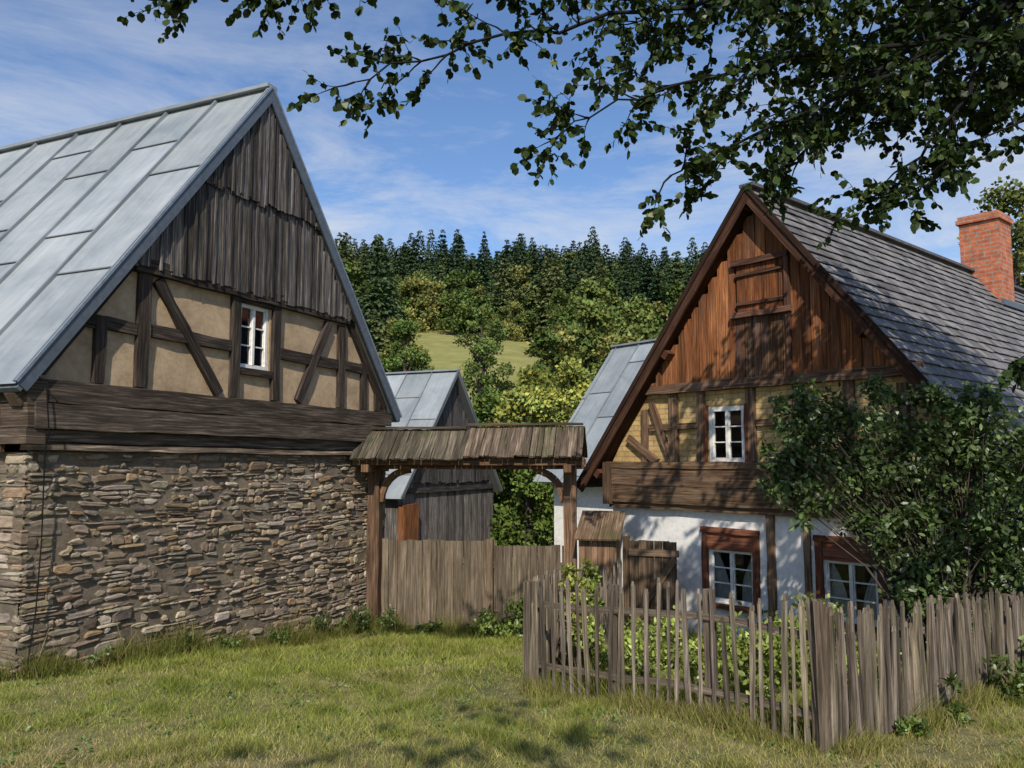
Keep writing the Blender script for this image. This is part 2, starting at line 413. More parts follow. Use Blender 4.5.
def T(x0,z0,x1,z1,w,t=.07,y=-.02,m=None,c=1.0,segs=None):
    L=math.hypot(x1-x0,z1-z0)
    k=c*R(.8,1.15)
    m.beam((x0,y,z0),(x1,y,z1),w,t,col=(k,k*R(.96,1),k*R(.93,1)),segs=segs or max(1,int(L/.3)),j=.009)
T(.75,2.97,.75,3.72,.14,m=mb); T(1.32,2.97,1.32,4.33,.17,y=-.024,m=mb); T(2.83,2.97,2.83,4.34,.15,y=-.024,m=mb)
T(3.64,2.97,3.64,4.34,.15,y=-.024,m=mb); T(5.2,2.97,5.2,4.3,.16,y=-.024,m=mb); T(5.84,2.97,5.84,3.75,.15,m=mb)
T(6.25,2.97,6.25,3.25,.13,m=mb)
for a,b in ((.46,.67),(.83,1.23),(1.41,2.75),(3.72,5.11),(5.29,5.76),(5.92,6.05)):
    T(a,3.66,b,3.64,.15,y=-.018,m=mb)
T(1.51,4.28,2.56,2.99,.14,y=-.03,m=mb); T(4.85,4.28,4.15,2.99,.14,y=-.03,m=mb)
T(2.91,4.33,3.56,4.33,.1,y=-.022,m=mb); T(2.91,3.33,3.56,3.33,.09,y=-.022,m=mb)
T(1.15,4.41,5.35,4.41,.17,.1,-.04,m=mb)
for sg in (-1,1):
    P,n=slope_frame(BC,BZ,sg,math.atan2(BR,BH))
    mb.beam(P(.3,-.02,-.15),P(5.4,-.02,-.15),.14,.07,(0,-1,0),(.8,.8,.8),segs=10,j=.005)
mb.obj('timber_frame',[M_timber],barn)
mb=MB()
T(.0,2.83,6.57,2.83,.23,.2,-.02,m=mb,segs=18); T(-.05,2.57,6.55,2.57,.26,.24,-.04,m=mb,segs=18); T(.05,2.37,6.57,2.36,.13,.16,-.01,m=mb,segs=16)
T(-.02,2.25,6.6,2.24,.06,.2,-.0,m=mb,segs=14,c=2.4)
for z,w in ((2.36,.16),(2.57,.25),(2.83,.24)):
    mb.beam((-.02,-.14,z),(-.02,13.9,z),w,.2,(-1,0,0),(.9,.85,.8),segs=20,j=.008)
for y in (-.0,1.3,2.6,3.9,5.2): mb.beam((-.2,y,2.72),(.1,y,2.9),.15,.14,(0,0,1),(1,.9,.8),j=.006)
mb.beam((-.09,.35,2.2),(-.09,.35,2.9),.14,.07,(-1,0,0),(.9,.8,.7))
mb.obj('sill_logs',[M_sill],barn)
mb=MB()
def boards(mb,xa,xb,zb,ztop,w0,w1,y,base=(1,1,1),var=.35,ragged=.03,batten=False):
    x=xa
    while x<xb:
        w=R(w0,w1); xc=x+w/2
        zt=min(ztop(x+.01),ztop(x+w-.01))
        if zt>zb+.05:
            k=R(1-var,1+var)
            mb.beam((xc+R(-.004,.004),y+R(-.006,.006),zb+R(-ragged,ragged)),(xc+R(-.004,.004),y+R(-.004,.004),zt),w-R(.004,.014),.024,col=(base[0]*k,base[1]*k*R(.95,1.02),base[2]*k*R(.92,1.03)),segs=3,j=.003)
            if batten: mb.beam((x,y-.022,zb+R(-.02,.02)),(x,y-.022,zt-.02),.035,.02,col=(k*.8,k*.8,k*.8))
        x+=w
rt=lambda x: BZ-.08-abs(x-BC)*sl
boards(mb,.9,5.7,4.4,lambda x:min(rt(x),5.9),.12,.19,-.085,var=.5,batten=True)
boards(mb,1.95,4.55,5.7,rt,.12,.18,-.125,(.85,.85,.88),.5,ragged=.05,batten=True)
mb.obj('gable_boarding',[M_barnplank],barn)
mb=MB()
for sg in (-1,1):
    P,n=slope_frame(BC,BZ,sg,math.atan2(BR,BH))
    L=math.hypot(BH,BR)
    mb.beam(P(-.02,-.17,-.05),P(L+.03,-.17,-.05),.15,.025,(0,-1,0),(1,1,1),segs=6,j=.002)
    mb.beam(P(0,-.165,.025),P(L+.03,-.165,.025),.06,.03,n,(2.,2.,2.))
    mb.beam(P(L+.02,-.17,-.05),P(L+.02,14,-.05),.1,.06,n,(1.2,1.2,1.2))
mb.obj('verge_trim',[M_trim],barn)
metal_roof(barn,'sheet_metal_roof',BC,BZ,BH,BR,-.17,14.2,.98)
window(barn,bw[0]+.01,bw[1]-.01,bw[2]+.01,bw[3]-.01,-.0,3,.05,.05,mull=.04)
cu=bpy.data.curves.new('conductor_cable','CURVE'); cu.dimensions='3D'; cu.bevel_depth=.007
sp=cu.splines.new('POLY'); pts=[(-.1,-.16,3.0),(.02,-.2,2.9),(.06,-.22,2.4),(.1,-.12,2.2),(.13,-.1,1.3),(.1,-.11,.6),(.05,-.1,.1)]
sp.points.add(len(pts)-1)
for p,q in zip(sp.points,pts): p.co=(*q,1)
cu.materials.append(M_metal); link(bpy.data.objects.new('conductor_cable',cu),barn)

# ================================================================ HOUSE
house=group('timber_framed_house',(3.65,11.85,0),math.radians(-49.06))
HZ,HH,HR=6.1,3.46,4.38; hs=HR/HH
W=2.95
hxl=lambda z:-min(W,(HZ-.1-z)/hs); hxr=lambda z:min(W,(HZ-.1-z)/hs)
w1=(-1.02,-.24,.03,.8); w2=(.83,1.58,.03,.8); w3=(-.95,-.31,2.1,2.93)
mb=MB(); wall(mb,lambda z:-W,lambda z:W,-1.5,1.35,[w1,w2],0,.18)
mb.poly([(-W,0,-1.5),(-W,13,-1.5),(-W,13,2.0),(-W,0,2.0)]); mb.poly([(W,0,-1.5),(W,13,-1.5),(W,13,2.0),(W,0,2.0)])
mb.obj('whitewashed_wall',[M_white],house)
mb=MB(); wall(mb,hxl,hxr,1.35,HZ-.12,[w3],.0,.16,0,[2.0,2.1,3.3,4.5])
mb.obj('brick_infill',[M_ybrick],house)
mb=MB()
mb.poly([(-W,13,-1.5),(W,13,-1.5),(W,13,2.1),(0,13,HZ-.1),(-W,13,2.1)])
mb.obj('back_gable',[M_clay],house)
mb=MB()
T(-W-.02,1.86,W,1.86,.27,.2,-.04,m=mb,segs=16); T(-W+.05,1.58,W,1.58,.27,.2,-.045,m=mb,segs=16,c=.85); T(-W,1.4,W,1.4,.1,.16,-.02,m=mb,segs=12,c=1.1)
T(-W,2.05,W,2.05,.1,.2,-.06,m=mb,segs=10,c=1.15)
mb.beam((-W+.03,-.1,1.4),(-W+.03,-.1,2.1),.14,.22,(0,-1,0),(.7,.7,.7))
mb.obj('log_band',[M_hbeam],house)
mb=MB()
for x in (-1.6,-1.08,-.2,.55,1.3): T(x,2.1,x,3.25,.14,y=-.026,m=mb)
T(2.0,2.1,2.0,3.1,.13,y=-.026,m=mb); T(-2.2,2.1,-2.2,2.95,.1,y=-.02,m=mb)
for a,b in ((-2.1,-1.67),(-1.53,-1.15),(-.11,.48),(.62,1.23),(1.37,1.93)): T(a,2.66,b,2.66,.1,y=-.02,m=mb)
T(-2.55,2.5,-1.95,2.1,.12,y=-.034,m=mb); T(-2.05,3.05,-1.67,2.1,.1,y=-.03,m=mb)
T(-2.25,3.26,2.25,3.26,.15,.12,-.05,m=mb)
T(.06,-.8,.06,1.34,.12,y=-.02,m=mb,c=1.3); T(.62,-.8,.62,1.34,.09,y=-.02,m=mb,c=1.3)
mb.obj('timber_frame',[M_hbeam],house)
mb=MB(); hr=lambda x: HZ-.12-abs(x)*hs
boards(mb,-2.35,-.4,3.3,hr,.11,.2,-.09,(1,1,1),.5); boards(mb,.5,2.4,3.3,hr,.11,.2,-.09,(1,1,1),.5)
boards(mb,-.4,.5,3.3,lambda x:4.28,.12,.2,-.09,(.5,.68,.95),.4); boards(mb,-.4,.5,5.03,hr,.13,.2,-.09,(.95,.95,.95),.3)
boards(mb,-.34,.46,4.28,lambda x:5.0,.1,.17,-.1,(.8,.75,.7),.35,.005)
mb.obj('gable_boarding',[M_orange],house)
mb=MB()
T(-.42,4.25,.56,4.25,.08,.06,-.15,m=mb,c=3); T(-.4,5.04,.52,5.04,.08,.05,-.14,m=mb,c=2); T(.5,3.3,.5,5.08,.07,.06,-.125,m=mb,c=1.6)
T(-.34,4.42,.44,4.42,.05,.03,-.13,m=mb,c=1.5); T(-.34,4.86,.44,4.86,.05,.03,-.13,m=mb,c=1.5)
mb.obj('loft_hatch',[M_verge],house)
window(house,w1[0],w1[1],w1[2],w1[3],.0,3,.045,.3,mull=.045)
window(house,w2[0],w2[1],w2[2],w2[3],.0,3,.045,.3,mull=.045)
window(house,w3[0],w3[1],w3[2],w3[3],-.03,3,.065,.05,mull=.045)
mb=MB()
for (x0,x1,z0,z1) in (w1,w2):
    T(x0-.05,z0-.04,x0-.05,z1+.26,.1,.05,-.02,m=mb); T(x1+.05,z0-.04,x1+.05,z1+.26,.1,.05,-.02,m=mb)
    T(x0-.11,z1+.28,x1+.11,z1+.28,.08,.06,-.026,m=mb); T(x0-.12,z0-.06,x1+.12,z0-.06,.07,.08,-.035,m=mb)
    mb.beam(((x0),-.008,z1+.13),((x1),-.008,z1+.13),.2,.03,col=(1.3,1.3,1.3)); mb.beam((x0,-.022,z1+.02),(x1,-.022,z1+.02),.05,.04,col=(1.1,1,1))
(x0,x1,z0,z1)=w3
T(x0-.04,z0-.04,x0-.04,z1+.03,.05,.05,-.05,m=mb); T(x1+.04,z0-.04,x1+.04,z1+.03,.05,.05,-.05,m=mb)
mb.obj('window_surrounds',[M_redframe],house)
th=math.atan2(HR,HH); L=math.hypot(HR,HH); Y0=-.3; Y1=13.4
mb=MB()
for sgn in (-1,1):
    P,n=slope_frame(0,HZ,sgn,th)
    mb.beam(P(.02,(Y0+Y1)/2,-.06),P(L,(Y0+Y1)/2,-.06),Y1-Y0-.03,.06,n,(.3,.22,.18))
    if sgn==1:
        rows=27; rh=L/rows
        for r in range(rows):
            y=Y0-(.12 if r%2 else 0)
            while y<Y1:
                wd=R(.2,.28); a=max(y,Y0);b=min(y+wd,Y1); y+=wd
                if b-a<.03: continue
                k=R(.55,1.4)
                mb.beam(P(r*rh-.02,(a+b)/2,-.01+R(0,.004)),P((r+1)*rh+R(-.006,.016),(a+b)/2,.018+R(0,.01)),b-a-.006,.012,n,(k,k*R(.96,1),k*R(.94,1.04)))
    else:
        for r in range(20):
            k=R(.8,1.1); mb.beam(P(r*L/20-.02,(Y0+Y1)/2,-.01),P((r+1)*L/20,(Y0+Y1)/2,.02),Y1-Y0,.012,n,(k,k,k))
mb.beam((0,Y0-.01,HZ+.03),(0,Y1,HZ+.03),.24,.05,(0,0,1),(.6,.6,.65))
mb.obj('slate_roof',[M_slate],house)
mb=MB()
for sg in (-1,1):
    P,n=slope_frame(0,HZ,sg,th)
    mb.beam(P(0,Y0-.01,-.07),P(L+.05,Y0-.01,-.07),.17,.03,(0,-1,0),(1.2,1.1,1),segs=8,j=.004)
    mb.beam(P(0,Y0-.035,.0),P(L+.05,Y0-.035,.0),.07,.03,(0,-1,0),(.6,.6,.6),segs=4)
    mb.beam(P(.25,-.15,-.12),P(L-.1,-.15,-.12),.26,.02,n,(.9,.8,.7))
    for d in (.15,L*.5,L*.93): mb.beam(P(d,Y0+.02,-.19),P(d,.1,-.19),.12,.12,n,(1.6,1.3,1.1))
mb.obj('verge_boards',[M_verge],house)
mb=MB()
mb.box(-.15,.6,8.0,8.75,4.8,7.15,j=.004); mb.box(-.2,.65,7.95,8.8,7.15,7.25,j=.004,col=(.8,.8,.8)); mb.box(-.17,.62,7.98,8.77,7.25,7.32)
mb.obj('chimney',[M_brick],house)
mb=MB(); mb.beam((-.25,8.4,5.92),(-.05,8.4,6.1),.1,.9,(1,0,0)); mb.beam((.68,7.8,5.35),(.68,9.0,5.35),.06,.12,(0,0,1))
mb.obj('chimney_flashing',[M_trim],house)

# ================================================================ GATEWAY
gate=group('roofed_gateway',(-2.3,13.72,0),math.atan2(-.5,3.23))
mb=MB()
for x,c in ((0.03,.7),(3.27,1.0)):
    mb.beam((x,0,-1.1),(x,0,2.0),.2,.2,(0,-1,0),(1.1*c,1.05*c,1.05*c),segs=8,j=.008)
mb.beam((-.2,0,2.08),(3.5,0,2.08),.19,.2,(0,-1,0),(1,.92,.85),segs=8,j=.006)
mb.beam((-.2,-.42,2.1),(3.5,-.42,2.1),.1,.1,(0,-1,0),(.9,.85,.8),segs=6,j=.004)
mb.beam((-.2,.42,2.1),(3.5,.42,2.1),.1,.1,(0,-1,0),(1,.9,.8),segs=6,j=.004)
for x in (.03,3.27):
    mb.beam((x,-.55,2.0),(x,.55,2.0),.12,.12,(0,0,1),(1,.9,.8))
    mb.beam((x,0,2.1),(x,0,2.6),.12,.12,(0,-1,0),(1,.9,.8))
for x,s in ((.13,1),(3.17,-1)):
    pr=None
    for i in range(7):
        a=i/6*math.pi/2; q=(x+s*.5*(1-math.cos(a)),0,1.45+.52*math.sin(a))
        if pr: mb.beam(pr,q,.11,.1,(0,-1,0),(1.1,1,.9))
        pr=q
mb.obj('gate_frame',[M_hbeam],gate)
mb=MB()
for sg,yy in ((-1,-.6),(1,.6)):
    x=-.2
    n=Vector((0,sg*.5,.6)).normalized()
    while x<3.46:
        w=R(.07,.13); k=R(.6,1.35); mc=(k,k*.96,k*.9)
        if x<1.6: mc=(k*.75,k*.82,k*.75)
        mb.beam((x+w/2,0,2.62+(.0 if x<1.6 else .04)),(x+w/2,yy*R(.95,1.06),2.15+R(-.015,.015)+(-.01 if x<1.6 else .03)),w-.008,.03,n,mc,segs=3,j=.006)
        x+=w
mb.beam((-.22,0,2.66),(1.58,0,2.66),.14,.04,(0,0,1),(.6,.6,.55),segs=6,j=.006); mb.beam((1.6,0,2.71),(3.48,0,2.71),.14,.04,(0,0,1),(.8,.75,.7),segs=6,j=.006)
mb.obj('board_roof',[M_shingle],gate)
bf=group('board_fence',(-2.3,13.72,0),math.atan2(-.5,3.23))
mb=MB()
x=.12
while x<3.2:
    w=R(.1,.16); k=R(.6,1.15); top=.82 if x<1.95 else .77
    y=.12 if x<1.95 else .0
    mb.beam((x+w/2,y,-1.15),(x+w/2+R(-.01,.01),y+R(-.008,.008),top+R(-.015,.015)),w-R(.005,.012),.025,(0,-1,0),(k,k*.97,k*.93),segs=3,j=.003); x+=w
mb.box(1.9,2.02,-.06,.06,-1.1,.86,(1,.9,.8))
mb.beam((.1,.18,.5),(1.9,.18,.5),.1,.06); mb.beam((.1,.18,-.5),(1.9,.18,-.5),.1,.06); mb.beam((2,.06,.45),(3.2,.06,.45),.1,.06)
mb.obj('boards',[M_board],bf)

gs=group('garden_shed',(1.04,12.85,0),math.radians(-14))
mb=MB()
x=0
while x<.55:
    w=.092; k=R(.8,1.3); mb.beam((x+w/2,0,-1.0),(x+w/2,0,.92),w-.006,.025,(0,-1,0),(k*1.1,k*.85,k*.72)); mb.beam((x+w/2,.6,-1.0),(x+w/2,.6,1.2),w-.006,.025,(0,-1,0),(k,k,k)); x+=w
for y in np.arange(.05,.6,.1):
    mb.beam((0,y,-1),(0,y,.95+y*.5),.094,.02,(-1,0,0),(.9,.8,.7)); mb.beam((.56,y,-1),(.56,y,.95+y*.5),.094,.02,(-1,0,0),(.9,.8,.7))
mb.obj('walls',[M_board],gs)
mb=MB()
x=-.06
while x<.64:
    w=R(.06,.1);k=R(.8,1.3); mb.beam((x+w/2,-.14,.92),(x+w/2,.7,1.3),w-.005,.03,(0,-.5,1),(k*1.2,k*1.05,k*.85)); x+=w
mb.obj('roof',[M_shingle],gs)
gl=group('wooden_gate',(1.78,12.6,0),math.radians(-25))
mb=MB()
x=0
while x<.7:
    w=R(.1,.14);k=R(.7,1.2); mb.beam((x+w/2,0,-.75),(x+w/2,0,.92+R(-.01,.01)),w-.006,.025,(0,-1,0),(k*.6,k*.52,k*.46),segs=2,j=.003); x+=w
for z in (.75,-.35): mb.beam((0,-.028,z),(.76,-.028,z),.1,.03,(0,-1,0),(1.,.85,.75))
mb.beam((.05,-.032,-.28),(.7,-.032,.68),.09,.028,(0,-1,0),(.95,.8,.68))
mb.beam((-.05,0,-1),(-.05,0,.98),.09,.09,(0,-1,0),(.6,.5,.4))
mb.obj('leaf',[M_board],gl)

# ================================================================ PICKET FENCE
pf=group('picket_fence')
mb=MB()
def fence(mb,a,b,sp,h0,h1,w=.045,post_every=1.35,hv=.05,lean=.012,dens=1.0,br=1.0):
    a=Vector((*a,0));b=Vector((*b,0));d=b-a;L=d.length;d/=L;n=Vector((d.y,-d.x,0))
    if n.y>0: n=-n
    zz=lambda t:float(gh(a.x+d.x*t,a.y+d.y*t))
    k=int(L/post_every)+1
    for i in range(k+1):
        t=L*i/k; p=a+d*t-n*.05; z=zz(t)
        mb.beam((p.x,p.y,z-.2),(p.x+R(-.02,.02),p.y+R(-.02,.02),z+h0+(h1-h0)*t/L-.03),.075,.075,n,(.7,.66,.62),segs=4,j=.006)
    for hh in (.22,.76):
        prev=None
        for i in range(9):
            t=L*i/8; p=a+d*t-n*.005; q=(p.x,p.y,zz(t)+hh*(h0+(h1-h0)*t/L)+R(-.012,.012))
            if prev: mb.beam(prev,q,.05,.035,n,(.7,.66,.62))
            prev=q
    t=.02
    while t<L:
        p=a+d*t+n*(.035+R(-.006,.006)); z=zz(t); h=h0+(h1-h0)*t/L+R(-hv,hv*.8); k2=R(.45,1.45)*br; ww=w*R(.65,1.3)
        if random.random()<.09: h-=R(.05,.2)
        l=d*R(-lean,lean)*2.6+n*R(-lean,lean); top=p+l
        c=(k2,k2*R(.94,1),k2*R(.85,1))
        mb.beam((p.x,p.y,z+R(0,.06)),(top.x,top.y,z+h-.04),ww,.02,n,c,segs=4,j=.005)
        mb.beam((top.x,top.y,z+h-.04),(top.x,top.y,z+h),ww*.98,.018,n,c,taper=R(.35,.85))
        t+=sp*R(.65,1.35)
fence(mb,(.19,7.75),(2.17,5.89),.09,1.0,1.02,w=.032,lean=.02,hv=.06)
fence(mb,(2.17,5.89),(4.7,7.85),.058,1.0,.82,w=.034,lean=.02,br=.9,hv=.06)
fence(mb,(.19,7.75),(1.55,11.9),.1,1.0,1.1,w=.034)
fence(mb,(4.7,7.85),(6.5,8.3),.08,.82,.8,w=.036)
mb.beam((2.15,5.87,-.1),(2.13,5.85,1.14),.07,.07,(0,-1,0),(.6,.55,.5),segs=4,j=.006)
mb.obj('pickets',[M_fence],pf)

# ================================================================ BACKGROUND BUILDINGS
wb=group('wooden_barn',(-1.9,25.0,0),math.radians(65.64))
mb=MB(); s3=3.7/3.1
rt3=lambda x:4.8-abs(x)*s3
boards(mb,-2.9,2.9,-1.6,rt3,.16,.24,0,(1.2,1.22,1.25),.4)
boards(mb,-2.9,2.9,1.5,rt3,.16,.24,-.07,(.7,.72,.76),.35,.04)
mb.box(-2.9,-2.86,0,8,-1.6,1.2); mb.beam((-2.9,-.03,1.3),(2.9,-.03,1.3),.14,.1,col=(.5,.5,.5))
mb.obj('boarded_walls',[M_barnplank],wb)
metal_roof(wb,'metal_roof',0,4.87,3.15,3.72,-.3,9,.9)
mb=MB(); mb.box(-2.95,-2.2,-.25,-.06,-1.6,.95,(.8,.8,.75)); mb.obj('lean_to_boards',[M_orange],wb)
ob_=group('outbuilding',(2.98,24.0,0),math.atan2(.62,.785))
mb=MB()
mb.box(-2.6,2.6,-9,-.3,-1.6,1.9); mb.poly([(-2.6,-.3,1.9),(2.6,-.3,1.9),(0,-.3,5.2)]); mb.poly([(-2.6,-9,1.9),(2.6,-9,1.9),(0,-9,5.2)])
mb.obj('walls',[M_white],ob_)
metal_roof(ob_,'metal_roof',0,5.46,3.05,3.85,-9.2,0,.9)

# ================================================================ VEGETATION
def tree_mesh(name,seed,H,Rc,nclump,nleaf,ls,base,trunk=True,low=.25,mat=None,vari=1.0):
    rs=np.random.RandomState(seed)
    V=[];C=[]; cl=[]
    for i in range(nclump):
        t=rs.uniform(0,1); z=H*(low+(.97-low)*t)
        prof=math.sin(math.pi*min(1,(t*.85+.15)))**.6
        a=rs.uniform(0,2*math.pi); r=Rc*prof*rs.uniform(.25,.85)
        cl.append((r*math.cos(a),r*math.sin(a),z,Rc*rs.uniform(.2,.4)*(1-.35*t),rs.uniform(.6,1.35)))
    per=nleaf//nclump
    for (x,y,z,r,k) in cl:
        d=unit(rs.normal(size=(per,3))); rad=r*rs.uniform(.45,1.15,size=(per,1))
        P=np.array([x,y,z])+d*rad*np.array([1,1,.8])
        D=unit(d*.6+rs.normal(size=(per,3)))
        S=unit(np.cross(D,rs.normal(size=(per,3)))); l=ls*rs.uniform(.6,1.3,size=(per,1))
        V.append(np.stack([P,P+D*l*.5+S*l*.4,P+D*l,P+D*l*.5-S*l*.4],1).reshape(-1,3))
        C.append(np.array(base)*k*rs.uniform(.65,1.35,size=(per,1))*(1+np.array([.12,0,-.05])*rs.normal(size=(per,1))))
    V=np.concatenate(V);C=np.clip(np.concatenate(C),.004,.5)
    me=np_mesh(name,V,4,C,mat or M_leaf)
    return me,cl
def trunk_obj(H,r,cl,name,parent,n=10,seed=0):
    mb=MB(); rr=random.Random(seed)
    def tube(p,q,r0,r1,k=6):
        mb.beam(p,q,r0*1.7,r0*1.7,(0,-1,0.1),taper=r1/r0,segs=3,j=r0*.12)
    pts=[(0,0,-.3),(.02*H,0,H*.25),(0,.02*H,H*.5),(-.01*H,0,H*.8)]
    rad=[r,r*.8,r*.55,r*.2]
    for i in range(3): tube(pts[i],pts[i+1],rad[i],rad[i+1])
    for c in cl[:n]:
        z0=c[2]*rr.uniform(.45,.8); z0=min(z0,H*.75)
        tube((0,0,z0),(c[0],c[1],c[2]),r*.3,r*.08)
    return mb.obj(name,[M_bark],parent)
def place_tree(name,x,y,H,Rc,base,seed,nclump=36,nleaf=9000,ls=.21,low=.15):
    g=group(name,(x,y,float(gh(x,y))),R(0,6)); me,cl=tree_mesh('crown',seed,H,Rc,nclump,nleaf,ls,base,low=low,mat=M_far)
    link(bpy.data.objects.new('crown',me),g); trunk_obj(H,.03*H,cl,'trunk',g,seed=seed)
YG=(.23,.25,.06); MG=(.095,.14,.036)
place_tree('deciduous_tree',-2.2,62,10.8,2.5,(.11,.15,.045),11)
place_tree('deciduous_tree',-8,60,10.2,2.4,MG,12)
place_tree('deciduous_tree',1.1,38,7.5,2.5,YG,13)
place_tree('deciduous_tree',3.0,42,8.2,2.6,YG,14)
place_tree('deciduous_tree',-1.2,40,6.6,2.2,MG,15)
place_tree('deciduous_tree',.6,28,4.4,1.9,(.1,.15,.035),16,ls=.15,nleaf=9500,low=.03)
place_tree('deciduous_tree',-.6,30,3.3,1.6,(.12,.16,.04),17,ls=.15,low=.03)
place_tree('deciduous_tree',-3.4,46,6.0,2.4,MG,18)
place_tree('deciduous_tree',5.2,46,9,3,(.12,.15,.045),19)
place_tree('deciduous_tree',20.5,33,14.6,4,(.11,.13,.04),20)
place_tree('deciduous_tree',25,36,16.0,4.2,(.15,.15,.045),21)
place_tree('deciduous_tree',-7.5,44,7,3,MG,22)
place_tree('deciduous_tree',9,50,9,3.5,MG,23)

def conifer(name,seed,H,Rb,base,expo=.8,n=2200):
    rs=np.random.RandomState(seed)
    t=1-rs.uniform(0,1,n)**.66
    nt_=int(H*1.1); t=(np.floor(t*nt_)+rs.uniform(0,.6,n))/nt_; t=np.clip(t,0,1)
    a=rs.uniform(0,2*np.pi,n); lob=1+.25*np.sin(a*3+t*23+seed)+.15*np.sin(a*7+t*61)
    r=(Rb*(1-t)**expo*lob+.16)*np.sqrt(rs.uniform(.1,1,n))
    z=H*(.05+.95*t)-r*.28
    P=np.stack([np.cos(a)*r,np.sin(a)*r,z],1)
    D=np.stack([np.cos(a),np.sin(a),-.45+rs.normal(size=n)*.35],1)+rs.normal(size=(n,3))*.3; D=unit(D)
    S=unit(np.cross(D,np.array([0,0,1.])+rs.normal(size=(n,3))*.5))
    l=(.42+.4*(1-t))[:,None]*rs.uniform(.6,1.3,(n,1))
    V=np.stack([P-D*l*.5,P+S*l*.36,P+D*l*.6,P-S*l*.36],1).reshape(-1,3)
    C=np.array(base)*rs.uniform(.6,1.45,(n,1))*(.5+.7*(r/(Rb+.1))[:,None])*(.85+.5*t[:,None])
    return np_mesh(name,V,4,C,M_far)
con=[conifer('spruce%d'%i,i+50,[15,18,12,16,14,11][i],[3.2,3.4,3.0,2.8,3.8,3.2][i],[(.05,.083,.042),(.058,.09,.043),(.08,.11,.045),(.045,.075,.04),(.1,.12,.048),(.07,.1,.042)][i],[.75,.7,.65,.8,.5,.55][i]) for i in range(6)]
dec=[tree_mesh('broadleaf%d'%i,i+80,R(9,12),R(3.0,4.2),26,2600,.46,[(.12,.155,.045),(.09,.13,.037),(.19,.195,.06),(.085,.12,.035),(.15,.165,.055)][i],low=.1,mat=M_far)[0] for i in range(5)]
forest=group('forest')
rs=random.Random(5)
y=64.0
while y<250:
    st=np.interp(y,[64,130,200],[4.3,4.0,3.8])
    x=-70.0
    while x<100:
        px=x+rs.uniform(-2.0,2.0); py=y+rs.uniform(-2.4,2.4); x+=st*rs.uniform(.7,1.3)
        u=px/py
        if -.125<u<.035 and py<124: continue
        if -.16<u<.045 and 78<py<114: continue
        if -.28<u<.26 or rs.random()<.4:
            pc=np.interp(py,[90,125,160,205],[.03,.3,.62,.88])
            pc+= .3*math.sin(px*.085+py*.05)
            if u<-.05: pc+=.2
            q=rs.random()
            s=rs.uniform(.5,.8) if q<.55 else (rs.uniform(.8,1.0) if q<.92 else rs.uniform(1.0,1.15))
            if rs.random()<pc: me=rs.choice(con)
            else: me=rs.choice(dec); s*=.95
            o=bpy.data.objects.new('tree',me)
            o.location=(px,py,float(gh(px,py))-.3); o.scale=(s*rs.uniform(.9,1.3),s*rs.uniform(.9,1.2),s*rs.uniform(.8,1.12)); o.rotation_euler=(rs.uniform(-.03,.03),rs.uniform(-.03,.03),rs.uniform(0,6.28))
            link(o,forest)
    y+=st*.95

